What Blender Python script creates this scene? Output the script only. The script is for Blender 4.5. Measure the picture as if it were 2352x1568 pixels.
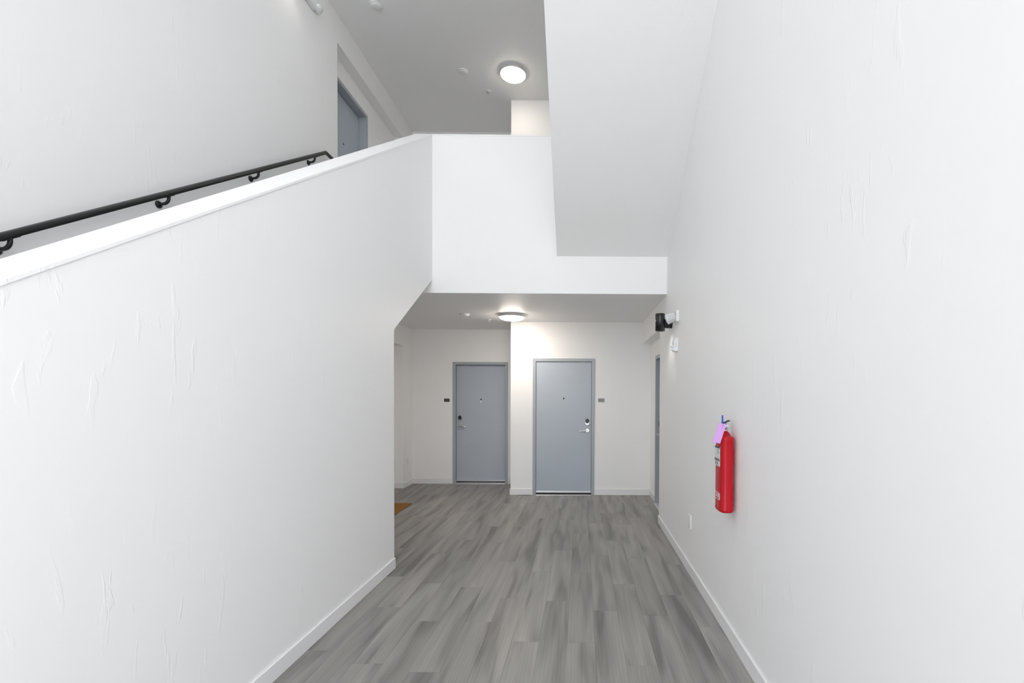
import bpy, math, random
from mathutils import Matrix, Vector

# ------------------------------------------------------------------ clear
for o in list(bpy.data.objects):
    bpy.data.objects.remove(o, do_unlink=True)
S = bpy.context.scene
C = S.collection

# ------------------------------------------------------------------ camera
F_PX, CX, CY, CAM_H = 1100.0, 1343.135, 923.46, 1.5963
cam_d = bpy.data.cameras.new('camera')
cam = bpy.data.objects.new('camera', cam_d)
C.objects.link(cam)
cam_d.sensor_width = 36.0
cam_d.sensor_fit = 'HORIZONTAL'
cam_d.lens = F_PX / 2352.0 * 36.0
cam_d.shift_x = (1176.0 - CX) / 2352.0
cam_d.shift_y = (CY - 784.0) / 2352.0
cam_d.clip_start = 0.05
cam_d.clip_end = 300
_r = Vector((0.999959, -0.007956, 0.004279))
_d = Vector((0.004164, -0.014407, -0.999888))
_f = Vector((0.008017, 0.999865, -0.014374))
cam.matrix_world = Matrix(((_r.x, -_d.x, -_f.x, 0), (_r.y, -_d.y, -_f.y, 0),
                           (_r.z, -_d.z, -_f.z, CAM_H), (0, 0, 0, 1)))
S.camera = cam

# ------------------------------------------------------------------ world: even overcast daylight
SKY_STRENGTH = 3.05
w = bpy.data.worlds.new('overcast_sky')
S.world = w
w.use_nodes = True
bgn = w.node_tree.nodes['Background']
bgn.inputs['Color'].default_value = (0.915, 0.95, 1.0, 1)
bgn.inputs['Strength'].default_value = SKY_STRENGTH

# ------------------------------------------------------------------ exposure
vs = S.view_settings
vs.view_transform = 'Standard'
vs.look = 'None'
vs.gamma = 1.0
vs.use_curve_mapping = False
vs.exposure = 0.22
S.cycles.max_bounces = 14
S.cycles.diffuse_bounces = 10
S.cycles.glossy_bounces = 4

rnd = random.Random(7)

# ------------------------------------------------------------------ materials
def new_mat(name):
    m = bpy.data.materials.new(name)
    m.use_nodes = True
    nt = m.node_tree
    return m, nt, nt.nodes['Principled BSDF']

def plain(name, col, rough=0.5, metal=0.0, spec=0.5, emit=None, estr=0.0, vary=0.04, scale=30.0):
    """Procedural: base colour with a faint noise mottle, plus a very fine bump."""
    m, nt, b = new_mat(name)
    tc = nt.nodes.new('ShaderNodeTexCoord')
    n = nt.nodes.new('ShaderNodeTexNoise')
    n.inputs['Scale'].default_value = scale
    n.inputs['Detail'].default_value = 3
    nt.links.new(tc.outputs['Object'], n.inputs['Vector'])
    mix = nt.nodes.new('ShaderNodeMix')
    mix.data_type = 'RGBA'
    mix.inputs[6].default_value = (*[max(0, c * (1 - vary)) for c in col], 1)
    mix.inputs[7].default_value = (*[min(1, c * (1 + vary)) for c in col], 1)
    nt.links.new(n.outputs['Fac'], mix.inputs[0])
    nt.links.new(mix.outputs[2], b.inputs['Base Color'])
    b.inputs['Roughness'].default_value = rough
    b.inputs['Metallic'].default_value = metal
    b.inputs['Specular IOR Level'].default_value = spec
    if emit:
        b.inputs['Emission Color'].default_value = (*emit, 1)
        b.inputs['Emission Strength'].default_value = estr
    return m

def wall_paint(name, col, bump=0.45, rough=0.5):
    """Hand-trowelled drywall: low ridges, mostly running up and down."""
    m, nt, b = new_mat(name)
    L = nt.links
    geo = nt.nodes.new('ShaderNodeNewGeometry')
    mp = nt.nodes.new('ShaderNodeMapping')
    mp.inputs['Scale'].default_value = (17, 17, 4.0)
    L.new(geo.outputs['Position'], mp.inputs['Vector'])
    n1 = nt.nodes.new('ShaderNodeTexNoise')
    n1.inputs['Scale'].default_value = 1.0
    n1.inputs['Detail'].default_value = 4
    n1.inputs['Roughness'].default_value = 0.55
    n1.inputs['Distortion'].default_value = 0.6
    L.new(mp.outputs['Vector'], n1.inputs['Vector'])
    r1 = nt.nodes.new('ShaderNodeValToRGB')
    r1.color_ramp.elements[0].position = 0.60
    r1.color_ramp.elements[1].position = 0.66
    L.new(n1.outputs['Fac'], r1.inputs['Fac'])
    n2 = nt.nodes.new('ShaderNodeTexNoise')
    n2.inputs['Scale'].default_value = 1.3
    n2.inputs['Detail'].default_value = 2
    L.new(geo.outputs['Position'], n2.inputs['Vector'])
    r2 = nt.nodes.new('ShaderNodeValToRGB')
    r2.color_ramp.elements[0].position = 0.42
    r2.color_ramp.elements[1].position = 0.62
    L.new(n2.outputs['Fac'], r2.inputs['Fac'])
    mul = nt.nodes.new('ShaderNodeMath')
    mul.operation = 'MULTIPLY'
    L.new(r1.outputs['Color'], mul.inputs[0])
    L.new(r2.outputs['Color'], mul.inputs[1])
    bp = nt.nodes.new('ShaderNodeBump')
    bp.inputs['Strength'].default_value = bump
    bp.inputs['Distance'].default_value = 0.0025
    L.new(mul.outputs['Value'], bp.inputs['Height'])
    L.new(bp.outputs['Normal'], b.inputs['Normal'])
    mix = nt.nodes.new('ShaderNodeMix')
    mix.data_type = 'RGBA'
    mix.inputs[6].default_value = (*[c * 0.985 for c in col], 1)
    mix.inputs[7].default_value = (*col, 1)
    L.new(n2.outputs['Fac'], mix.inputs[0])
    L.new(mix.outputs[2], b.inputs['Base Color'])
    b.inputs['Roughness'].default_value = rough
    b.inputs['Specular IOR Level'].default_value = 0.35
    return m

def plank_mat():
    m, nt, b = new_mat('grey_oak_plank')
    L = nt.links
    oi = nt.nodes.new('ShaderNodeObjectInfo')
    geo = nt.nodes.new('ShaderNodeNewGeometry')
    off = nt.nodes.new('ShaderNodeVectorMath')
    off.operation = 'SCALE'
    off.inputs[0].default_value = (37.0, 91.0, 13.0)
    L.new(oi.outputs['Random'], off.inputs['Scale'])
    add = nt.nodes.new('ShaderNodeVectorMath')
    add.operation = 'ADD'
    L.new(geo.outputs['Position'], add.inputs[0])
    L.new(off.outputs['Vector'], add.inputs[1])
    def noise(sc, scale, det, dist=0.0):
        mp = nt.nodes.new('ShaderNodeMapping')
        mp.inputs['Scale'].default_value = sc
        L.new(add.outputs['Vector'], mp.inputs['Vector'])
        n = nt.nodes.new('ShaderNodeTexNoise')
        n.inputs['Scale'].default_value = scale
        n.inputs['Detail'].default_value = det
        n.inputs['Distortion'].default_value = dist
        L.new(mp.outputs['Vector'], n.inputs['Vector'])
        return n
    broad = noise((11, 0.95, 1), 1.0, 1.5, 0.5)       # soft dark / light streaks along the plank
    grain = noise((95, 3.2, 1), 1.0, 4, 0.3)       # fine grain
    wv_mp = nt.nodes.new('ShaderNodeMapping')
    wv_mp.inputs['Scale'].default_value = (16, 1.3, 1)
    L.new(add.outputs['Vector'], wv_mp.inputs['Vector'])
    wv = nt.nodes.new('ShaderNodeTexWave')         # cathedral figure
    wv.inputs['Scale'].default_value = 0.9
    wv.inputs['Distortion'].default_value = 7.0
    wv.inputs['Detail'].default_value = 2.0
    wv.inputs['Detail Scale'].default_value = 1.2
    L.new(wv_mp.outputs['Vector'], wv.inputs['Vector'])
    ramp = nt.nodes.new('ShaderNodeValToRGB')
    e = ramp.color_ramp.elements
    e[0].position = 0.28; e[0].color = (0.150, 0.142, 0.135, 1)
    e[1].position = 0.70; e[1].color = (0.320, 0.304, 0.283, 1)
    k = e.new(0.47); k.color = (0.254, 0.243, 0.228, 1)
    L.new(broad.outputs['Fac'], ramp.inputs['Fac'])
    # plank-to-plank tone
    mr = nt.nodes.new('ShaderNodeMapRange')
    mr.inputs['To Min'].default_value = 0.93
    mr.inputs['To Max'].default_value = 1.07
    L.new(oi.outputs['Random'], mr.inputs['Value'])
    g2 = nt.nodes.new('ShaderNodeMapRange')
    g2.inputs['From Min'].default_value = 0.3
    g2.inputs['From Max'].default_value = 0.7
    g2.inputs['To Min'].default_value = 0.965
    g2.inputs['To Max'].default_value = 1.03
    L.new(grain.outputs['Fac'], g2.inputs['Value'])
    g3 = nt.nodes.new('ShaderNodeMapRange')
    g3.inputs['To Min'].default_value = 0.95
    g3.inputs['To Max'].default_value = 1.02
    L.new(wv.outputs['Fac'], g3.inputs['Value'])
    m1 = nt.nodes.new('ShaderNodeMath'); m1.operation = 'MULTIPLY'
    L.new(mr.outputs['Result'], m1.inputs[0]); L.new(g2.outputs['Result'], m1.inputs[1])
    m2 = nt.nodes.new('ShaderNodeMath'); m2.operation = 'MULTIPLY'
    L.new(m1.outputs['Value'], m2.inputs[0]); L.new(g3.outputs['Result'], m2.inputs[1])
    sc = nt.nodes.new('ShaderNodeVectorMath'); sc.operation = 'SCALE'
    L.new(ramp.outputs['Color'], sc.inputs[0]); L.new(m2.outputs['Value'], sc.inputs['Scale'])
    L.new(sc.outputs['Vector'], b.inputs['Base Color'])
    b.inputs['Roughness'].default_value = 0.42
    b.inputs['Specular IOR Level'].default_value = 0.4
    bp = nt.nodes.new('ShaderNodeBump')
    bp.inputs['Strength'].default_value = 0.08
    bp.inputs['Distance'].default_value = 0.001
    L.new(grain.outputs['Fac'], bp.inputs['Height'])
    L.new(bp.outputs['Normal'], b.inputs['Normal'])
    return m

M = {}
M['wall'] = wall_paint('trowelled_white_paint', (0.89, 0.887, 0.883))
M['ceiling'] = wall_paint('ceiling_paint', (0.88, 0.876, 0.87), bump=0.12)
M['trim'] = plain('white_trim_paint', (0.82, 0.82, 0.825), 0.35, vary=0.01)
M['plank'] = plank_mat()
M['subfloor'] = plain('concrete_subfloor', (0.12, 0.12, 0.12), 0.9)
M['pavement'] = plain('pale_concrete', (0.80, 0.79, 0.77), 0.85, scale=4)
M['door'] = plain('blue_grey_door_paint', (0.43, 0.48, 0.54), 0.38, vary=0.05, scale=2.2)
M['frame'] = plain('grey_frame_paint', (0.38, 0.41, 0.44), 0.35, vary=0.02)
M['alu'] = plain('brushed_aluminium', (0.72, 0.73, 0.75), 0.35, 0.9)
M['rubber'] = plain('black_rubber', (0.012, 0.012, 0.014), 0.8)
M['chrome'] = plain('satin_chrome', (0.70, 0.70, 0.71), 0.22, 1.0, vary=0.02)
M['black'] = plain('black_plastic', (0.012, 0.012, 0.014), 0.3)
M['rail'] = plain('black_painted_steel', (0.012, 0.013, 0.013), 0.32, 0.0, spec=0.35)
M['lampblack'] = plain('black_lamp_enamel', (0.006, 0.006, 0.008), 0.2, spec=0.65)
M['plastic'] = plain('white_plastic', (0.80, 0.80, 0.80), 0.35, vary=0.01)
M['greyplastic'] = plain('pale_grey_plastic', (0.55, 0.57, 0.58), 0.35, vary=0.02)
M['lens'] = plain('clear_lens', (0.75, 0.78, 0.80), 0.08)
M['slot'] = plain('dark_slot', (0.02, 0.02, 0.02), 0.6)
M['red'] = plain('red_enamel', (0.47, 0.004, 0.012), 0.25, spec=0.3, vary=0.03)
M['label'] = plain('white_label_print', (0.72, 0.74, 0.74), 0.4, vary=0.08, scale=260)
M['labelpic'] = plain('pale_teal_print', (0.42, 0.55, 0.56), 0.4)
M['ink'] = plain('black_ink', (0.02, 0.02, 0.03), 0.4)
M['logo'] = plain('pale_pink_print', (0.80, 0.62, 0.62), 0.4)
M['tag'] = plain('lavender_card', (0.66, 0.36, 0.76), 0.7, vary=0.05, scale=40)
M['blue'] = plain('blue_plastic', (0.03, 0.10, 0.55), 0.4)
M['coir'] = plain('orange_brown_coir', (0.27, 0.115, 0.026), 0.95, vary=0.35, scale=160)
M['signgrey'] = plain('grey_sign_plate', (0.30, 0.31, 0.33), 0.4)
M['signreflect'] = plain('sign_plate_dark_reflection', (0.045, 0.045, 0.05), 0.4)  # same kind of grey plate, its dark reflection put into the base colour
M['signmid'] = plain('grey_sign_print', (0.16, 0.16, 0.165), 0.4)
M['dome'] = plain('glowing_opal_dome', (0.9, 0.9, 0.88), 0.4, emit=(1.0, 0.90, 0.78), estr=56.0, vary=0.0)
M['dome_up'] = plain('glowing_opal_dome_upstairs', (0.9, 0.9, 0.88), 0.4, emit=(1.0, 0.90, 0.78), estr=19.0, vary=0.0)
M['bulb'] = plain('glowing_lamp_disc', (0.9, 0.9, 0.9), 0.4, emit=(1.0, 0.93, 0.85), estr=18.0, vary=0.0)
M['exitgreen'] = plain('glowing_green_letters', (0.1, 0.8, 0.5), 0.4, emit=(0.1, 1.0, 0.55), estr=4.0, vary=0.0)
M['upfloor'] = plain('upper_floor_vinyl', (0.25, 0.24, 0.225), 0.45, scale=3, vary=0.15)

# ------------------------------------------------------------------ mesh helpers
class MB:
    """Collects verts and faces; build() links them as one mesh object."""
    def __init__(self):
        self.v, self.f, self.smooth = [], [], set()
    def add(self, verts, faces, smooth=False):
        n = len(self.v)
        self.v += [tuple(p) for p in verts]
        for f in faces:
            if smooth: self.smooth.add(len(self.f))
            self.f.append(tuple(n + i for i in f))
        return self
    def box(self, x0, x1, y0, y1, z0, z1):
        v = [(x0, y0, z0), (x1, y0, z0), (x1, y1, z0), (x0, y1, z0), (x0, y0, z1), (x1, y0, z1), (x1, y1, z1), (x0, y1, z1)]
        return self.add(v, [(0, 3, 2, 1), (4, 5, 6, 7), (0, 1, 5, 4), (1, 2, 6, 5), (2, 3, 7, 6), (3, 0, 4, 7)])
    def cbox(self, x0, x1, y0, y1, z0, z1, c=0.002):
        """box with chamfered edges: three stretched boxes' hull"""
        v = []
        for (sx, X) in ((1, x0), (-1, x1)):
            for (sy, Y) in ((1, y0), (-1, y1)):
                for (sz, Z) in ((1, z0), (-1, z1)):
                    v += [(X, Y + sy * c, Z + sz * c), (X + sx * c, Y, Z + sz * c), (X + sx * c, Y + sy * c, Z)]
        def idx(ix, iy, iz, k): return ((ix * 2 + iy) * 2 + iz) * 3 + k
        fs = []
        for ix in (0, 1): fs.append([idx(ix, 0, 0, 0), idx(ix, 0, 1, 0), idx(ix, 1, 1, 0), idx(ix, 1, 0, 0)][::(1 if ix == 0 else -1)])
        for iy in (0, 1): fs.append([idx(0, iy, 0, 1), idx(1, iy, 0, 1), idx(1, iy, 1, 1), idx(0, iy, 1, 1)][::(1 if iy == 0 else -1)])
        for iz in (0, 1): fs.append([idx(0, 0, iz, 2), idx(0, 1, iz, 2), idx(1, 1, iz, 2), idx(1, 0, iz, 2)][::(1 if iz == 0 else -1)])
        for a in (0, 1):
            for b_ in (0, 1):
                fs.append([idx(a, b_, 0, 0), idx(a, b_, 0, 1), idx(a, b_, 1, 1), idx(a, b_, 1, 0)])
                fs.append([idx(a, 0, b_, 0), idx(a, 0, b_, 2), idx(a, 1, b_, 2), idx(a, 1, b_, 0)])
                fs.append([idx(0, a, b_, 1), idx(0, a, b_, 2), idx(1, a, b_, 2), idx(1, a, b_, 1)])
        for ix in (0, 1):
            for iy in (0, 1):
                for iz in (0, 1):
                    fs.append([idx(ix, iy, iz, 0), idx(ix, iy, iz, 1), idx(ix, iy, iz, 2)])
        return self.add(v, fs)
    def prism_x(self, poly, x0, x1):
        """polygon in (y,z), extruded along x"""
        n = len(poly)
        v = [(x0, y, z) for y, z in poly] + [(x1, y, z) for y, z in poly]
        fs = [tuple(range(n)), tuple(range(2 * n - 1, n - 1, -1))]
        for i in range(n):
            j = (i + 1) % n
            fs.append((i, i + n, j + n, j))
        return self.add(v, fs)
    def lathe(self, prof, origin=(0, 0, 0), axis=(0, 0, 1), seg=32, sx=1.0, sy=1.0):
        """profile [(r, h)] spun round an axis"""
        a = Vector(axis).normalized()
        u = Vector((1, 0, 0)) if abs(a.x) < 0.1 else a.orthogonal().normalized()
        u = (u - a * u.dot(a)).normalized()
        w_ = a.cross(u)
        o = Vector(origin)
        v, fs = [], []
        for r, h in prof:
            for i in range(seg):
                t = 2 * math.pi * i / seg
                v.append(o + a * h + u * (r * sx * math.cos(t)) + w_ * (r * sy * math.sin(t)))
        for k in range(len(prof) - 1):
            for i in range(seg):
                j = (i + 1) % seg
                fs.append((k * seg + i, k * seg + j, (k + 1) * seg + j, (k + 1) * seg + i))
        self.add(v, fs, True)
        self.add(v[:seg], [tuple(range(seg - 1, -1, -1))])
        self.add(v[-seg:], [tuple(range(seg))])
        return self
    def tube(self, pts, r, seg=14, sharp=False):
        P = [Vector(p) for p in pts]
        n = len(P)
        rr = r if isinstance(r, (list, tuple)) else [r] * n
        t0 = (P[1] - P[0]).normalized()
        u = t0.orthogonal().normalized()
        v, fs = [], []
        for i in range(n):
            a = (P[i] - P[i - 1]).normalized() if i > 0 else (P[1] - P[0]).normalized()
            b_ = (P[i + 1] - P[i]).normalized() if i < n - 1 else a
            t = (a + b_).normalized()
            u = (u - t * u.dot(t)).normalized()
            w_ = t.cross(u)
            c = max(0.4, a.dot(t))
            bend = (b_ - a)
            bd = bend.normalized() if bend.length > 1e-6 else None
            for k in range(seg):
                q = 2 * math.pi * k / seg
                d = u * (rr[i] * math.cos(q)) + w_ * (rr[i] * math.sin(q))
                if bd is not None:                      # keep mitres full width
                    pr = d.dot(bd)
                    d = d + bd * (pr * (1 / c - 1))
                v.append(P[i] + d)
        for i in range(n - 1):
            for k in range(seg):
                j = (k + 1) % seg
                fs.append((i * seg + k, i * seg + j, (i + 1) * seg + j, (i + 1) * seg + k))
        self.add(v, fs, True)
        self.add(v[:seg], [tuple(range(seg - 1, -1, -1))])
        self.add(v[-seg:], [tuple(range(seg))])
        return self
    def rings(self, loops, smooth=True):
        """list of equal-length closed loops, joined and capped"""
        n = len(loops[0])
        v = [p for l in loops for p in l]
        fs = []
        for k in range(len(loops) - 1):
            for i in range(n):
                j = (i + 1) % n
                fs.append((k * n + i, k * n + j, (k + 1) * n + j, (k + 1) * n + i))
        self.add(v, fs, smooth)
        self.add(loops[0], [tuple(range(n - 1, -1, -1))])
        self.add(loops[-1], [tuple(range(n))])
        return self
    def mesh(self, name, mat):
        me = bpy.data.meshes.new(name)
        me.from_pydata(self.v, [], self.f)
        for i, p in enumerate(me.polygons):
            p.use_smooth = i in self.smooth
        me.materials.append(mat)
        me.validate()
        import bmesh
        bm = bmesh.new(); bm.from_mesh(me)
        bmesh.ops.recalc_face_normals(bm, faces=bm.faces[:])
        bm.to_mesh(me); bm.free()
        return me
    def build(self, name, mat, parent=None, label=None):
        o = bpy.data.objects.new(name, self.mesh(name, mat))
        C.objects.link(o)
        if parent: o.parent = parent
        if label: o['label'] = label
        return o

def tag(o, label, cat, group=None):
    o['label'] = label
    o['category'] = cat
    if group: o['group'] = group
    return o

def struct(name, mb, mat, label, cat):
    o = mb.build(name, mat)
    o['kind'] = 'structure'
    return tag(o, label, cat)

def empty(name, loc=(0, 0, 0), rz=0.0):
    o = bpy.data.objects.new(name, None)
    C.objects.link(o)
    o.empty_display_size = 0.1
    o.location = loc
    o.rotation_euler = (0, 0, rz)
    return o

def text_mesh(body, size, ext=0.0006):
    """letters as mesh in the local XY plane, centred, facing +Z"""
    cu = bpy.data.curves.new('lettering', 'FONT')
    cu.body = body
    cu.size = size
    cu.extrude = ext
    cu.align_x = 'CENTER'
    cu.align_y = 'CENTER'
    cu.resolution_u = 3
    ob = bpy.data.objects.new('lettering', cu)
    C.objects.link(ob)
    dg = bpy.context.evaluated_depsgraph_get()
    me = bpy.data.meshes.new_from_object(ob.evaluated_get(dg))
    bpy.data.objects.remove(ob, do_unlink=True)
    bpy.data.curves.remove(cu)
    return me

def lettering(name, body, size, mat, parent, origin, right, up, ext=0.0006, sx=1.0):
    me = text_mesh(body, size, ext)
    me.materials.clear(); me.materials.append(mat)
    r = Vector(right).normalized(); u = Vector(up).normalized(); n = r.cross(u)
    o_ = Vector(origin)
    for v in me.vertices:
        p = v.co.copy()
        v.co = o_ + r * (p.x * sx) + u * p.y + n * p.z
    o = bpy.data.objects.new(name, me)
    C.objects.link(o)
    o.parent = parent
    return o

# ------------------------------------------------------------------ measures (metres; camera stands at x=0, y=0)
XL, XLA = -3.016, -3.156        # outer left wall / its door alcove
XS0, XS1 = -1.9086, -1.7086     # stair wall, both faces
XR, XRA = 0.984, 1.1145         # right wall / its door alcove
XC = -1.1225                    # corner between the two end walls
XU = -0.282                     # open side of the upper flight
YF = -1.2                       # open front of the building, behind the camera
YRW = -0.40                     # the right wall starts here; the porch is open to that side
YA, YH, YR, YB, YB2, YAF = 4.3926, 5.52, 5.98, 7.657, 8.592, 8.157
ZC, ZS, ZST, ZP = 2.763, 2.43, 3.19, 4.561
Z2, ZC2, ZS2 = 3.495, 6.262, 5.925
Z3, ZR = 6.99, 9.75
SL = 0.6447                     # stair slope
DZ = 2.184                      # door frame height
AD0, AD1 = 6.113, 7.113         # alcove doors along y
D1 = (-2.294, -1.3066)
D2 = (-0.7697, 0.2189)

# ------------------------------------------------------------------ structure: floor
g = MB().box(-40, XR + 0.02, -60, YF - 0.002, -0.20, -0.02).box(XR + 0.02, 40, -60, YRW, -0.20, -0.02)
struct('ground', g, M['pavement'], 'pale concrete pavement outside the open front', 'ground')
fl = MB().box(XLA - 0.3, XR + 0.02, YF, YB2 + 0.4, -0.2, -0.006).box(XR + 0.02, XRA + 0.3, YRW, YB2 + 0.4, -0.2, -0.006)
floor = struct('floor', fl, M['subfloor'], 'floor of grey wood-look planks running down the hall', 'floor')

PW, PL, GAP = 0.1805, 1.22, 0.0005
def plank(x0, x1, y0, y1):
    c = 0.0005
    z0, z1 = -0.006, 0.0
    a = [(x0, y0), (x1, y0), (x1, y1), (x0, y1)]
    b_ = [(x0 + c, y0 + c), (x1 - c, y0 + c), (x1 - c, y1 - c), (x0 + c, y1 - c)]
    v = [(x, y, z0) for x, y in a] + [(x, y, z1 - 0.0005) for x, y in a] + [(x, y, z1) for x, y in b_]
    fs = [(3, 2, 1, 0), (8, 9, 10, 11)]
    for k in range(4):
        j = (k + 1) % 4
        fs += [(k, j, j + 4, k + 4), (k + 4, j + 4, j + 8, k + 8)]
    return MB().add(v, fs).build('plank', M['plank'], floor)

col = 0
x = XLA + 0.004
while x < XRA - 0.005:
    x1 = min(x + PW, XRA - 0.002)
    xc = (x + x1) / 2
    if x1 < XS1 + 0.02: spans = [(YF, 0.30), (YA, YB2)]
    elif x < XC: spans = [(YF, YB2)]
    elif xc < XR: spans = [(YF, YB)]
    else: spans = [(YR, YB)]
    off = ((col * 0.437 + rnd.uniform(-0.08, 0.08)) % 1.0) * PL
    for (s0, s1) in spans:
        y = YF - PL + off
        while y < s1:
            a, b_ = max(y, s0), min(y + PL, s1)
            if b_ - a > 0.05:
                plank(x + GAP / 2, x1 - GAP / 2, a + GAP / 2, b_ - GAP / 2)
            y += PL
    x += PW
    col += 1

# ------------------------------------------------------------------ structure: walls
# right wall with the low soffit over its alcove
m = MB()
m.box(XR, XR + 0.34, YRW, YR, -0.2, ZR)
m.box(XR, XR + 0.34, YR, YB, ZS, Z2)
m.box(XRA, XR + 0.34, YR, AD0, 0, ZS)
m.box(XRA, XR + 0.34, AD1, YB, 0, ZS)
m.box(XRA, XR + 0.34, AD0, AD1, DZ, ZS)
m.box(XRA + 0.17, XR + 0.34, AD0, AD1, 0, DZ)
m.box(XR, XR + 0.34, YR, YB, Z2, ZR)
struct('wall_right', m, M['wall'], 'tall white trowelled wall that carries the fire extinguisher', 'wall')

# outer left wall with an alcove on each storey
m = MB()
m.box(XL - 0.34, XL, YF, YR, -0.2, ZR)
for zb, zs, zt in ((0, ZS, Z2), (Z2, ZS2, ZR)):
    m.box(XL - 0.34, XL, YR, YAF, zs, zt)
    m.box(XL - 0.34, XLA, YR, AD0, zb, zs)
    m.box(XL - 0.34, XLA, AD1, YAF, zb, zs)
    m.box(XL - 0.34, XLA, AD0, AD1, zb + DZ, zs)
    m.box(XL - 0.34, XLA - 0.17, AD0, AD1, zb, zb + DZ)
    m.box(XL - 0.34, XL, YAF, YB2 + 0.3, zb, zt)
struct('wall_left', m, M['wall'], 'tall white wall along the stairs with the black handrail', 'wall')

# end walls
def end_wall(mb, x0, x1, y, hole, z1):
    h0, h1 = hole
    mb.box(x0, h0, y, y + 0.17, 0, z1)
    mb.box(h1, x1, y, y + 0.17, 0, z1)
    mb.box(h0, h1, y, y + 0.17, DZ, z1)
    mb.box(x0, x1, y + 0.17, y + 0.34, 0, z1)
m = MB()
end_wall(m, XC, XR + 0.34, YB, D2, ZR)
m.box(XC, XC + 0.15, YB + 0.34, YB2 + 0.34, 0, ZR)
struct('wall_back_right', m, M['wall'], 'projecting white end wall around the grey door with the chrome lever', 'wall')
m = MB()
end_wall(m, XL, XC, YB2, D1, ZR)
struct('wall_back_left', m, M['wall'], 'set-back white end wall around the recessed grey door', 'wall')

# stair wall: lower edge climbs with the stairs behind the hall corner
z_top = lambda y: ZP - SL * (YH - y)
m = MB().prism_x([(0.25, 0), (YA, 0), (YA, 2.19), (YH, 2.19 + SL * (YH - YA)), (YH, ZP - 0.008), (0.25, z_top(0.25) - 0.008)], XS0, XS1)
m.box(XL, XS0, YA - 0.12, YA, 0, 2.19)          # wall closing the space under the stairs
struct('wall_stair', m, M['wall'], 'white half wall climbing beside the stairs, low edge cut at a slant', 'wall')

# painted cap on the half wall and on the landing parapet
cw = 0.005
m = MB().prism_x([(0.24, z_top(0.24) - 0.010), (YH, ZP - 0.010), (YH, ZP + 0.004), (0.24, z_top(0.24) + 0.004)], XS0 - cw, XS1 + cw)
m.box(XS0 - cw, XU - 0.002, YH - cw, YH + 0.2 + cw, ZP - 0.010, ZP + 0.004)
struct('trim_1', m, M['wall'], 'smooth white sloping cap on the stair half wall', 'trim')

# landing edge: header over the hall, parapet above
m = MB()
m.box(XL, XR, YH, YH + 0.2, ZC, Z2)
m.box(XS0, XU, YH, YH + 0.2, Z2, ZP - 0.008)
struct('wall_header', m, M['wall'], 'white header over the hall opening with landing parapet above', 'wall')

# ceilings and storey floors
m = MB().box(XL, XR, YH + 0.2, YB2, ZC, Z2 - 0.02)
struct('ceiling', m, M['ceiling'], 'low white ceiling of the ground floor hall', 'ceiling')
m = MB().box(XLA, XR, YH + 0.2, YB2, Z2 - 0.02, Z2)
struct('floor_upper', m, M['upfloor'], 'grey floor of the upper landing', 'floor')
m = MB().box(XL, XR, YH - 0.1, YB2, ZC2, Z3)
struct('ceiling_upper', m, M['ceiling'], 'white ceiling over the upper landing', 'ceiling')
m = MB().box(XL, XR, YF, 0.10, Z3 - 0.30, Z3)
struct('ceiling_landing', m, M['ceiling'], 'underside of the third floor landing at the open front', 'ceiling')
m = MB().box(XL - 0.34, XR + 0.34, YF, YB2 + 0.34, ZR, ZR + 0.3)
struct('ceiling_roof', m, M['ceiling'], 'white ceiling at the top of the stairwell', 'ceiling')

# lower flight (behind the half wall): treads and soffit
NR = 20
RI, TR = Z2 / NR, (Z2 / NR) / SL
poly = [(YH, Z2)]
y, z = YH, Z2
for k in range(NR):
    z -= RI
    poly.append((y, z))
    if k < NR - 1:
        y -= TR
        poly.append((y, z))
y0 = y
poly += [(y0 + 0.9, 0.0), (YA, 2.19), (YH, 2.19 + SL * (YH - YA))]
poly = [p for i, p in enumerate(poly)]
m = MB().prism_x(poly, XL, XS0)
struct('stairs_lower', m, M['upfloor'], 'flight of stairs behind the sloping half wall', 'stairs')
# upper flight: sloping soffit seen from below, with its own parapet
yb = 0.10
zt = lambda y: ZST + SL * (YH - y)
m = MB().prism_x([(YH, ZST), (yb, zt(yb)), (yb, zt(yb) + 0.30), (YH, ZST + 0.305)], XU, XR)
m.prism_x([(YH, ZST + 0.30), (yb, zt(yb) + 0.30), (yb, zt(yb) + 1.37), (YH, ZST + 1.37)], XU, XU + 0.15)
struct('stairs_upper', m, M['wall'], 'white sloping underside of the flight to the next floor', 'stairs')

# unseen wall added behind the camera to block part of the frontal daylight
m = MB().box(XL, -1.85, YF - 0.2, YF, -0.2, ZR)
struct('wall_light_block', m, M['wall'], 'unseen white wall added to block daylight at the open front', 'wall')

# baseboards
BH, BT = 0.10, 0.012
def base(name, boxes, label):
    mb = MB()
    for b_ in boxes:
        mb.cbox(*b_, 0.0, BH, c=0.003)
    struct(name, mb, M['trim'], label, 'baseboard')
base('baseboard_right', [(XR - BT, XR, YRW, YR + 0.004)], 'white baseboard under the fire extinguisher wall')
base('baseboard_stair', [(XS1, XS1 + BT, 0.25, YA + 0.004)], 'white baseboard along the stair half wall')
base('baseboard_back_right', [(XC - BT, D2[0], YB - BT, YB), (D2[1], XRA, YB - BT, YB), (XC - BT, XC, YB, YB2)], 'white baseboard beside the grey door with the chrome lever')
base('baseboard_back_left', [(XL, D1[0], YB2 - BT, YB2), (D1[1], XC - BT, YB2 - BT, YB2)], 'white baseboard beside the recessed grey door')
base('baseboard_left', [(XL, XL + BT, YAF - BT, YB2 - BT), (XLA, XL, YAF - BT, YAF), (XLA, XLA + BT, AD1, YAF - BT), (XLA, XLA + BT, YR, AD0)], 'white baseboard around the corner by the doormat')
base('baseboard_alcove', [(XRA - BT, XRA, AD1, YB - BT), (XRA - BT, XRA, YR, AD0)], 'white baseboard in the right hand door alcove')

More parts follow.
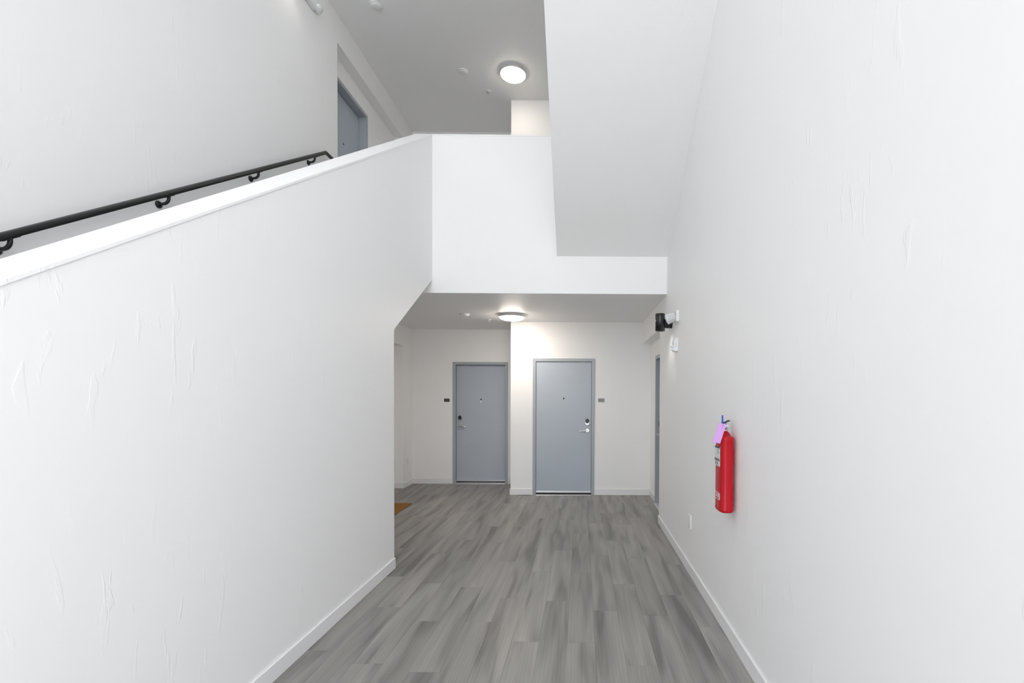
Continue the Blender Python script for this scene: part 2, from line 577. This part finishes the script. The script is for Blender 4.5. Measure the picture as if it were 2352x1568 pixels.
# ------------------------------------------------------------------ doors
def door(name, loc, rz, wdt, label, recess, hand, slip=False, z0=0.0):
    """local frame: wall face is y=0, +y goes into the wall, width along x; hand -1 handle at -x"""
    root = empty(name, loc, rz)
    root['kind'] = 'structure'
    tag(root, label, 'door')
    h = wdt / 2
    fw = 0.050
    def jamb(s):
        mb = MB()
        xo, xi = s * h, s * (h - fw)
        a, b_ = min(xo, xi), max(xo, xi)
        mb.cbox(a, b_, -0.012, 0.165, 0, DZ, c=0.002)
        st = s * (h - fw - 0.016)                       # stop
        mb.box(min(xi, st), max(xi, st), recess + 0.046, 0.165, 0, DZ - fw)
        mb.build('jamb', M['frame'], root)
    jamb(-1); jamb(1)
    mb = MB().cbox(-h + fw - 0.002, h - fw + 0.002, -0.012, 0.165, DZ - fw, DZ, c=0.002)
    mb.box(-h + fw, h - fw, recess + 0.046, 0.165, DZ - fw - 0.016, DZ - fw)
    mb.build('frame_head', M['frame'], root)
    lw = h - fw - 0.004
    leaf = MB().cbox(-lw, lw, recess, recess + 0.045, 0.052, DZ - fw - 0.004, c=0.0015).build('leaf', M['door'], root)
    sw = MB().cbox(-lw, lw, recess - 0.008, recess + 0.01, 0.036, 0.062, c=0.001).build('door_sweep', M['alu'], leaf, 'bright metal strip along the door bottom')
    MB().box(-lw, lw, recess - 0.004, recess + 0.03, 0.020, 0.036).build('sweep_rubber', M['rubber'], leaf)
    MB().add([(-h + fw, -0.03, 0.0), (h - fw, -0.03, 0.0), (h - fw, 0.165, 0.0), (-h + fw, 0.165, 0.0),
              (-h + fw, -0.026, 0.006), (h - fw, -0.026, 0.006), (h - fw, 0.02, 0.020), (-h + fw, 0.02, 0.020),
              (h - fw, 0.165, 0.020), (-h + fw, 0.165, 0.020)],
             [(0, 3, 2, 1), (0, 1, 5, 4), (4, 5, 6, 7), (7, 6, 8, 9), (2, 3, 9, 8), (0, 4, 7, 9, 3), (1, 2, 8, 6, 5)]).build('threshold', M['alu'], root, 'low metal threshold')
    # peephole
    pz = 1.515 if recess > 0.03 else 1.545
    pk = MB().lathe([(0.0135, -0.003), (0.0135, 0.003), (0.011, 0.005), (0.008, 0.005)], (0, recess, pz), (0, -1, 0), 20).build('peephole', M['ink'], leaf)
    if slip:
        MB().box(-0.010, 0.010, recess - 0.0015, recess, pz - 0.062, pz - 0.024).build('paper_slip', M['plastic'], leaf, 'small white slip under the peephole')
    # deadbolt with black keypad
    hx = hand * (lw - 0.062)
    db = MB().lathe([(0.036, 0), (0.036, 0.010), (0.031, 0.016)], (hx, recess, 1.165), (0, -1, 0), 28, 1.0, 1.35).build('deadbolt', M['chrome'], leaf)
    MB().lathe([(0.030, 0.014), (0.030, 0.024), (0.025, 0.029)], (hx, recess, 1.185), (0, -1, 0), 28, 1.0, 1.3).build('keypad', M['black'], db, 'black oval keypad')
    # lever handle
    lv = MB()
    lv.lathe([(0.033, 0), (0.033, 0.006), (0.027, 0.011)], (hx, recess, 1.035), (0, -1, 0), 28)
    lv.tube([(hx, recess - 0.008, 1.035), (hx, recess - 0.055, 1.035)], 0.0125, 14)
    s = -hand
    lv.tube([(hx - s * 0.008, recess - 0.052, 1.036), (hx + s * 0.035, recess - 0.054, 1.034), (hx + s * 0.080, recess - 0.052, 1.029), (hx + s * 0.115, recess - 0.046, 1.024)],
            [0.0125, 0.0115, 0.010, 0.008], 12)
    lv.build('lever_handle', M['chrome'], leaf)
    return root

door('door_1', ((D1[0] + D1[1]) / 2, YB2, 0), 0, D1[1] - D1[0], 'grey door set back in its frame with a white slip under the peephole', 0.058, -1, slip=True)
door('door_2', ((D2[0] + D2[1]) / 2, YB, 0), 0, D2[1] - D2[0], 'grey door nearly flush in the projecting end wall', 0.006, 1)
door('door_3', (XRA, (AD0 + AD1) / 2, 0), -math.pi / 2, AD1 - AD0, 'grey door in the narrow alcove past the fire extinguisher wall', 0.058, -1)
door('door_4', (XLA, (AD0 + AD1) / 2, Z2), math.pi / 2, AD1 - AD0, 'dark grey door upstairs beyond the top of the handrail', 0.100, -1)
door('door_5', (XLA, (AD0 + AD1) / 2, 0), math.pi / 2, AD1 - AD0, 'grey door behind the orange brown doormat', 0.058, -1)

# ------------------------------------------------------------------ handrail
hr = tag(empty('handrail', (XL, 0.3, 1.0)), 'black round handrail fixed to the stairwell wall on curved brackets', 'handrail')
HR0 = Vector((XL, 0.3, 1.0))
XH = XL + 0.075
zr = lambda y: 4.368 - 0.6395 * (5.56 - y)
loc = lambda p: Vector(p) - HR0
MB().tube([loc((XH, 0.10, zr(0.40))), loc((XH, 0.40, zr(0.40))), loc((XH, 5.56, zr(5.56))), loc((XH, 5.88, zr(5.56))), loc((XL, 5.88, zr(5.56)))], 0.0195, 20).build('rail', M['rail'], hr)
for yb_ in (0.60, 1.55, 2.50, 3.455, 4.41, 5.335):
    zc_ = zr(yb_)
    br = MB()
    br.lathe([(0.027, 0), (0.027, 0.006), (0.021, 0.014), (0.012, 0.020)], loc((XL, yb_, zc_ - 0.080)), (1, 0, 0), 20)
    arm = []
    for k in range(9):
        t = k / 8.0
        ang = -math.pi / 2 + t * math.pi / 2
        arm.append(loc((XL + 0.035 + 0.040 * math.cos(ang), yb_, zc_ - 0.035 + 0.040 * math.sin(ang))))
    arm = [loc((XL + 0.004, yb_, zc_ - 0.080))] + arm + [loc((XH, yb_, zc_ - 0.018))]
    br.tube(arm, 0.0105, 12)
    bo = br.build('bracket', M['rail'], hr)
    c, s_ = 0.038, 0.6395
    MB().add([loc((XH + sx * 0.012, yb_ + sy * c, zc_ - 0.0235 + sy * c * s_ + sz)) for sz in (0, 0.006) for sx, sy in ((-1, -1), (1, -1), (1, 1), (-1, 1))],
             [(3, 2, 1, 0), (4, 5, 6, 7), (0, 1, 5, 4), (1, 2, 6, 5), (2, 3, 7, 6), (3, 0, 4, 7)]).build('saddle', M['rail'], bo)

# ------------------------------------------------------------------ ceiling fittings (one set per storey)
def dome_light(x, y, z, label, glow):
    r = tag(empty('ceiling_light', (x, y, z)), label, 'ceiling light', 'round dome ceiling lights')
    MB().lathe([(0.150, 0), (0.150, -0.018), (0.182, -0.026), (0.187, -0.036), (0.184, -0.040)], (0, 0, 0), (0, 0, 1), 48).build('base_pan', M['plastic'], r)
    prof = []
    for k in range(13):
        t = k / 12 * math.pi / 2
        prof.append((max(0.002, 0.180 * math.cos(t)), -0.036 - 0.052 * math.sin(t)))
    d = MB().lathe(prof, (0, 0, 0), (0, 0, 1), 48).build('dome', M[glow], r, 'glowing opal glass dome')
    MB().lathe([(0.007, -0.086), (0.007, -0.093), (0.004, -0.097)], (0, 0, 0), (0, 0, 1), 14).build('finial', M['greyplastic'], r)
dome_light(-1.010, 6.985, ZC, 'glowing round dome light on the low hall ceiling', 'dome')
dome_light(-1.000, 7.000, ZC2, 'glowing round dome light on the upper landing ceiling', 'dome_up')

def disc(x, y, z, label):
    r = tag(empty('ceiling_disc', (x, y, z)), label, 'detector', 'round white ceiling detectors')
    MB().lathe([(0.073, 0), (0.073, -0.010), (0.069, -0.016)], (0, 0, 0), (0, 0, 1), 40).build('base_ring', M['plastic'], r)
    MB().lathe([(0.060, -0.015), (0.058, -0.026), (0.050, -0.031), (0.02, -0.033), (0.002, -0.033)], (0, 0, 0), (0, 0, 1), 40).build('cover', M['plastic'], r)
disc(-1.72, 6.99, ZC2, 'round white disc detector beside the upper landing dome light')
disc(-1.685, 6.95, ZC, 'round white disc detector on the low hall ceiling')
disc(-2.48, 5.83, ZC2, 'round white disc detector near the head of the stairs')

def sprinkler(x, y, z, label):
    r = tag(empty('sprinkler', (x, y, z)), label, 'sprinkler', 'ceiling sprinklers')
    MB().lathe([(0.040, 0), (0.038, -0.005), (0.016, -0.008)], (0, 0, 0), (0, 0, 1), 28).build('escutcheon', M['plastic'], r)
    hd = MB().lathe([(0.010, -0.004), (0.010, -0.018), (0.006, -0.024)], (0, 0, 0), (0, 0, 1), 16)
    hd.tube([(0.009, 0, -0.015), (0.013, 0, -0.030), (0.003, 0, -0.043)], 0.0022, 8)
    hd.tube([(-0.009, 0, -0.015), (-0.013, 0, -0.030), (-0.003, 0, -0.043)], 0.0022, 8)
    hd.build('frame', M['greyplastic'], r)
    MB().lathe([(0.017, -0.043), (0.017, -0.0455)], (0, 0, 0), (0, 0, 1), 18).build('deflector', M['greyplastic'], r)
sprinkler(-1.44, 7.44, ZC2, 'small sprinkler head in the upper landing ceiling')
sprinkler(-1.425, 7.44, ZC, 'small sprinkler head in the low hall ceiling')

# ------------------------------------------------------------------ exit sign with emergency lamp heads, on the left wall
ex = tag(empty('exit_sign', (XL, 5.27, 5.96)), 'white exit sign with green letters and lamp heads high on the stair wall', 'exit sign')
MB().cbox(0.0, 0.055, -0.17, 0.17, -0.085, 0.115, c=0.012).build('housing', M['plastic'], ex)
lettering('exit_letters', 'EXIT', 0.15, M['exitgreen'], ex, (0.0562, -0.01, 0.03), (0, 1, 0), (0, 0, 1), 0.0008)
for s in (-1, 1):
    hd = MB()
    prof = [(0.002, -0.055), (0.026, -0.048), (0.042, -0.028), (0.048, 0.0), (0.046, 0.012)]
    hd.lathe(prof, (0.052, s * 0.205, -0.035), (0.75, 0.0, -0.66), 24)
    hd.tube([(0.03, s * 0.165, 0.0), (0.045, s * 0.20, -0.02)], 0.014, 10)
    ho = hd.build('lamp_head', M['plastic'], ex)
    MB().lathe([(0.043, 0.011), (0.038, 0.017), (0.002, 0.021)], (0.052, s * 0.205, -0.035), (0.75, 0.0, -0.66), 24).build('lens', M['lens'], ho)

# ------------------------------------------------------------------ emergency lamp on the right wall
em = tag(empty('emergency_light', (XR, 4.885, 2.404)), 'white emergency lamp with a ribbed head on a square plate', 'emergency light')
MB().cbox(-0.030, 0, -0.062, 0.062, -0.058, 0.058, c=0.005).build('back_plate', M['plastic'], em)
ax = Vector((-0.90, 0.10, -0.34)).normalized()
o0 = Vector((-0.030, 0.0, -0.002))
hd = MB().lathe([(0.034, -0.004), (0.036, 0.02), (0.043, 0.060), (0.046, 0.082)], o0, ax, 32)
head = hd.build('lamp_head', M['greyplastic'], em)
u_ = ax.orthogonal().normalized(); v_ = ax.cross(u_)
for k in range(14):
    t = 2 * math.pi * k / 14
    d = u_ * math.cos(t) + v_ * math.sin(t)
    MB().tube([o0 + ax * 0.004 + d * 0.036, o0 + ax * 0.040 + d * 0.0415, o0 + ax * 0.074 + d * 0.0465], 0.0042, 6).build('rib', M['plastic'], head)
MB().lathe([(0.050, 0.076), (0.051, 0.086), (0.045, 0.090), (0.030, 0.096), (0.002, 0.099)], o0, ax, 32).build('lens', M['lens'], head, 'pale round lens')
MB().lathe([(0.004, 0), (0.004, 0.003)], (-0.020, -0.03, -0.058), (0, 0, -1), 10).build('indicator', M['lens'], em)

# ------------------------------------------------------------------ fire alarm strobe
st = tag(empty('alarm_strobe', (XR, 4.930, 2.117)), 'white wall strobe unit below the emergency lamp', 'fire alarm')
def prism_y(poly, y0, y1):
    n = len(poly)
    return MB().add([(x, y0, z) for x, z in poly] + [(x, y1, z) for x, z in poly],
                    [tuple(range(n)), tuple(range(2 * n - 1, n - 1, -1))] + [(i, i + n, (i + 1) % n + n, (i + 1) % n) for i in range(n)])
prism_y([(0, -0.066), (-0.034, -0.066), (-0.040, -0.058), (-0.040, 0.030), (-0.030, 0.055), (-0.020, 0.066), (0, 0.066)], -0.056, 0.056).build('body', M['plastic'], st)
for zc_ in (-0.014, -0.040):
    n0 = [(-0.039, a, zc_ + b_) for a, b_ in ((-0.034, -0.014), (0.034, -0.014), (0.034, 0.012), (-0.034, 0.012))]
    n1 = [(-0.062, a, zc_ + b_) for a, b_ in ((-0.024, -0.007), (0.024, -0.007), (0.024, 0.004), (-0.024, 0.004))]
    MB().rings([n0, n1], False).build('strobe_lens', M['lens'], st)
for k in range(4):
    zc_ = 0.018 - k * 0.013
    MB().lathe([(0.0032, 0), (0.0032, 0.0008)], (-0.020, -0.056, zc_), (0, -1, 0), 10).build('grille_hole', M['slot'], st)

# ------------------------------------------------------------------ black cylinder wall lamp
def wall_lamp(locn, wall_dx, label, watts):
    """locn: bottom centre of the cylinder; wall_dx: signed distance to the wall face"""
    wl = tag(empty('wall_lamp', locn), label, 'wall lamp', 'black cylinder wall lamps')
    N = 40
    R0, R1, H = 0.0525, 0.047, 0.186
    def ring(r, z): return [(r * math.cos(2 * math.pi * i / N), r * math.sin(2 * math.pi * i / N), z) for i in range(N)]
    cyl = MB().rings([ring(R1, 0.045), ring(R1, 0.0), ring(R0, 0.0), ring(R0, H - 0.003), ring(R0 - 0.003, H)], True)
    co = cyl.build('cylinder', M['lampblack'], wl)
    for p in co.data.polygons: p.use_smooth = abs(p.normal.z) < 0.5
    MB().lathe([(0.044, 0.0), (0.044, 0.004)], (0, 0, 0.038), (0, 0, 1), 28).build('lamp_disc', M['bulb'], wl, 'glowing disc inside the cylinder')
    s = 1 if wall_dx > 0 else -1
    x0, x1 = sorted((s * 0.048, s * (abs(wall_dx) - 0.013)))
    MB().cbox(x0, x1, -0.022, 0.022, 0.030, 0.125, c=0.003).build('arm', M['lampblack'], wl)
    MB().lathe([(0.058, 0), (0.058, 0.012), (0.054, 0.015)], (wall_dx, 0, 0.085), (-s, 0, 0), 32).build('wall_rose', M['lampblack'], wl)
    sp = bpy.data.lights.new('wall_lamp_beam', 'SPOT')
    sp.energy = watts
    sp.spot_size = math.radians(105)
    sp.spot_blend = 0.8
    sp.color = (1.0, 0.95, 0.90)
    sp.shadow_soft_size = 0.03
    so = bpy.data.objects.new('wall_lamp_beam', sp)
    C.objects.link(so)
    so.parent = wl
    so.location = (0, 0, 0.004)
wall_lamp((0.858, 5.215, 2.300), XR - 0.858, 'black cylinder lamp shining down the right wall', 1.6)
wall_lamp((XL + 0.126, 4.93, 5.93), -0.126, 'black cylinder lamp shining down the stair wall near the exit sign', 2.2)

# ------------------------------------------------------------------ wall outlets
def outlet(locn, rz, label):
    r = tag(empty('wall_outlet', locn, rz), label, 'outlet', 'white wall outlets')
    MB().cbox(-0.036, 0.036, -0.011, 0, -0.060, 0.060, c=0.002).build('cover_plate', M['plastic'], r)
    for s in (-1, 1):
        fc = MB().lathe([(0.016, 0), (0.016, 0.003)], (0, -0.0105, s * 0.020), (0, -1, 0), 18).build('socket', M['plastic'], r)
        for q in (-0.006, 0.006):
            MB().box(q - 0.001, q + 0.001, -0.0142, -0.013, s * 0.020 - 0.002, s * 0.020 + 0.007).build('slot', M['slot'], fc)
outlet((XR, 4.258, 0.470), -math.pi / 2, 'white wall outlet low on the wall past the fire extinguisher')
outlet((XL, 8.33, 0.446), math.pi / 2, 'white wall outlet in the far hall corner')

# ------------------------------------------------------------------ room number plates
def sign(xc, zc, y, txt, plate, ink, label):
    r = tag(empty('room_sign', (xc, y, zc)), label, 'sign')
    MB().cbox(-0.050, 0.050, -0.006, 0, -0.029, 0.029, c=0.002).build('plate', plate, r)
    lettering('number', txt, 0.040, ink, r, (0, -0.0064, 0), (1, 0, 0), (0, 0, 1), 0.0006)
sign(-2.400, 1.499, YB2, 'S-110', M['signreflect'], M['signmid'], 'small number plate with dark reflection painted in, left of the set-back door')
sign(0.325, 1.520, YB, 'S-111', M['signgrey'], M['ink'], 'small grey number plate beside the flush door')

# ------------------------------------------------------------------ doormat
m = MB().cbox(-2.985, -2.462, 6.22, 6.995, 0.0, 0.014, c=0.004)
mat = tag(m.build('doormat', M['coir']), 'orange brown coir doormat half hidden behind the stair wall', 'doormat')

# ------------------------------------------------------------------ fire extinguisher
EX, EY, EZ = 0.9275, 3.078, 0.857
fe = tag(empty('fire_extinguisher', (EX, EY, EZ)), 'red flat-sided fire extinguisher with a lavender tag hung on the right wall', 'fire extinguisher')
HD, HW = 0.0445, 0.086      # half depth (x), half width (y)
def oval(k, z, n=3.4, seg=56, dx=0.0):
    pts = []
    for i in range(seg):
        t = 2 * math.pi * i / seg
        c, s = math.cos(t), math.sin(t)
        pts.append((dx + k * HD * math.copysign(abs(c) ** (2 / n), c), k * HW * math.copysign(abs(s) ** (2 / n), s), z))
    return pts
def oval2(hd, hw, z, n):
    pts = []
    for i in range(56):
        t = 2 * math.pi * i / 56
        c, s = math.cos(t), math.sin(t)
        pts.append((hd * math.copysign(abs(c) ** (2 / n), c), hw * math.copysign(abs(s) ** (2 / n), s), z))
    return pts
body = MB()
BHT = 0.478
body.rings([oval2(HD * 0.80, HW * 0.88, 0.0, 3.4), oval2(HD * 0.96, HW * 0.97, 0.003, 3.4), oval2(HD * 1.03, HW * 1.015, 0.010, 3.4), oval2(HD * 1.03, HW * 1.015, 0.020, 3.4),
            oval2(HD * 1.0, HW * 1.0, 0.026, 3.4), oval2(HD, HW, 0.24, 3.4), oval2(HD, HW, BHT - 0.012, 3.4), oval2(HD * 1.02, HW * 1.01, BHT - 0.007, 3.4), oval2(HD * 0.99, HW * 0.99, BHT - 0.001, 3.3),
            oval2(HD * 0.94, HW * 0.94, BHT + 0.002, 3.2), oval2(0.0385, 0.046, BHT + 0.004, 2.4), oval2(0.036, 0.041, BHT + 0.010, 2.2), oval2(0.026, 0.028, BHT + 0.027, 2.0), oval2(0.020, 0.020, BHT + 0.034, 2.0), oval2(0.019, 0.019, BHT + 0.040, 2.0)])
bd = body.build('cylinder', M['red'], fe)
# bracket on the wall
MB().cbox(HD - 0.001, XR - EX, -0.022, 0.022, 0.30, 0.40, c=0.002).build('wall_bracket', M['red'], fe)
zv = BHT + 0.037
vl = MB()
vl.lathe([(0.023, 0), (0.023, 0.006), (0.016, 0.010), (0.0135, 0.030), (0.0125, 0.046), (0.010, 0.050)], (0, 0, zv), (0, 0, 1), 24)
vl.cbox(-0.010, 0.010, -0.030, 0.022, zv + 0.024, zv + 0.044, c=0.003)
vo = vl.build('valve', M['chrome'], fe)
# lower carrying handle: bent plate sweeping towards -y, upper squeeze lever above it
hl = MB()
hl.add([(sx * 0.009, yy, zz + dz) for dz in (0, 0.0035) for yy, zz in ((0.02, zv + 0.036), (-0.04, zv + 0.026), (-0.090, zv + 0.002)) for sx in (-1, 1)],
       [(0, 1, 3, 2), (2, 3, 5, 4), (6, 8, 9, 7), (8, 10, 11, 9), (0, 2, 8, 6), (2, 4, 10, 8), (1, 7, 9, 3), (3, 9, 11, 5), (0, 6, 7, 1), (4, 5, 11, 10)])
hl.build('carry_handle', M['chrome'], fe)
hl = MB()
hl.add([(sx * 0.009, yy, zz + dz) for dz in (0, 0.006) for yy, zz in ((0.045, zv + 0.046), (-0.03, zv + 0.055), (-0.080, zv + 0.066)) for sx in (-1, 1)],
       [(0, 1, 3, 2), (2, 3, 5, 4), (6, 8, 9, 7), (8, 10, 11, 9), (0, 2, 8, 6), (2, 4, 10, 8), (1, 7, 9, 3), (3, 9, 11, 5), (0, 6, 7, 1), (4, 5, 11, 10)])
hl.build('squeeze_lever', M['black'], fe)
# gauge and nozzle
MB().lathe([(0.013, 0), (0.013, 0.010), (0.011, 0.012)], (0.0, -0.028, zv + 0.030), (0.35, -1, 0), 20).build('gauge', M['lens'], fe)
MB().tube([(0, 0.020, zv + 0.034), (0, 0.050, zv + 0.034)], [0.008, 0.010], 14).build('nozzle', M['black'], fe)
# pull pin tab
MB().cbox(-0.018, -0.010, -0.005, 0.010, zv + 0.040, zv + 0.100, c=0.002).build('pull_tab', M['blue'], fe, 'blue pull tab')
MB().cbox(-0.018, 0.012, -0.010, 0.010, zv + 0.050, zv + 0.056, c=0.002).build('pin_loop', M['blue'], fe)
# front label (front face is -x)
xf = -HD - 0.0012
lb = MB().box(xf, xf + 0.002, -0.052, 0.058, 0.290, 0.415).build('label_sheet', M['label'], fe, 'white printed instruction label')
def pr(y0, y1, z0, z1, mt, nm='print'):
    MB().box(xf - 0.0006, xf, y0, y1, z0, z1).build(nm, mt, lb)
pr(-0.052, 0.058, 0.404, 0.415, M['ink'], 'print_bar')
pr(-0.052, 0.058, 0.322, 0.337, M['ink'], 'print_bar')
pr(-0.040, 0.010, 0.368, 0.400, M['labelpic'], 'pictogram')
for k in range(3):
    yy = 0.034 - k * 0.034
    MB().box(xf - 0.001, xf - 0.0004, yy - 0.006, yy + 0.006, 0.3265, 0.3325).build('print_mark', M['label'], lb)
    pr(yy - 0.007, yy + 0.007, 0.296, 0.317, M['ink'] if k != 2 else M['labelpic'], 'pictogram')
for k in range(4):
    pr(-0.044, 0.048, 0.344 + k * 0.0055, 0.3455 + k * 0.0055, M['greyplastic'], 'print_line')
# maker's badge: rounded outline with four letters
bz, by, bw, bh = 0.098, 0.0, 0.056, 0.024
lg = MB()
outer, inner = [], []
for i in range(40):
    t = 2 * math.pi * i / 40
    c, s = math.cos(t), math.sin(t)
    e = 2 / 5.0
    outer.append((xf, by - bw * math.copysign(abs(c) ** e, c), bz + bh * math.copysign(abs(s) ** e, s)))
    inner.append((xf, by - (bw - 0.006) * math.copysign(abs(c) ** e, c), bz + (bh - 0.004) * math.copysign(abs(s) ** e, s)))
o2 = [(xf + 0.002, p[1], p[2]) for p in outer]; i2 = [(xf + 0.002, p[1], p[2]) for p in inner]
n = 40
vv = outer + inner + o2 + i2
ff = []
for i in range(n):
    j = (i + 1) % n
    ff += [(i, j, n + j, n + i), (i, 2 * n + i, 2 * n + j, j), (n + i, n + j, 3 * n + j, 3 * n + i)]
lg.add(vv, ff)
badge = lg.build('badge', M['logo'], fe, 'pale outlined badge')
lettering('badge_letters', 'OVAL', 0.040, M['logo'], badge, (xf + 0.0002, by, bz), (0, -1, 0), (0, 0, 1), 0.0006)
# hanging tag
tg = MB()
TW, TH = 0.026, 0.126
ca, sa = math.cos(math.radians(17)), math.sin(math.radians(17))
def tp(a, b_, q):   # a across, b_ down, tilted outwards
    X = a * ca - b_ * sa
    Z = -a * 0.16 - b_ * ca
    return (X - 0.0445, -0.100 + q + a * 0.10, Z + zv + 0.052)
shape = [(-TW + 0.006, 0), (TW - 0.006, 0), (TW, 0.008), (TW, TH), (-TW, TH), (-TW, 0.008)]
ns = len(shape)
vv = [tp(a, b_, 0) for a, b_ in shape] + [tp(a, b_, 0.0008) for a, b_ in shape]
tg.add(vv, [tuple(range(ns)), tuple(range(2 * ns - 1, ns - 1, -1))] + [(i, i + ns, (i + 1) % ns + ns, (i + 1) % ns) for i in range(ns)])
tgo = tg.build('inspection_tag', M['tag'], fe, 'lavender card tag')
p0 = Vector(tp(0.006, 0.014, -0.002))
MB().tube([p0, p0 + Vector((0.006, 0.01, 0.016)), Vector((-0.02, -0.03, zv + 0.050)), Vector((-0.008, 0.0, zv + 0.046))], 0.0016, 8).build('tag_tie', M['slot'], fe)
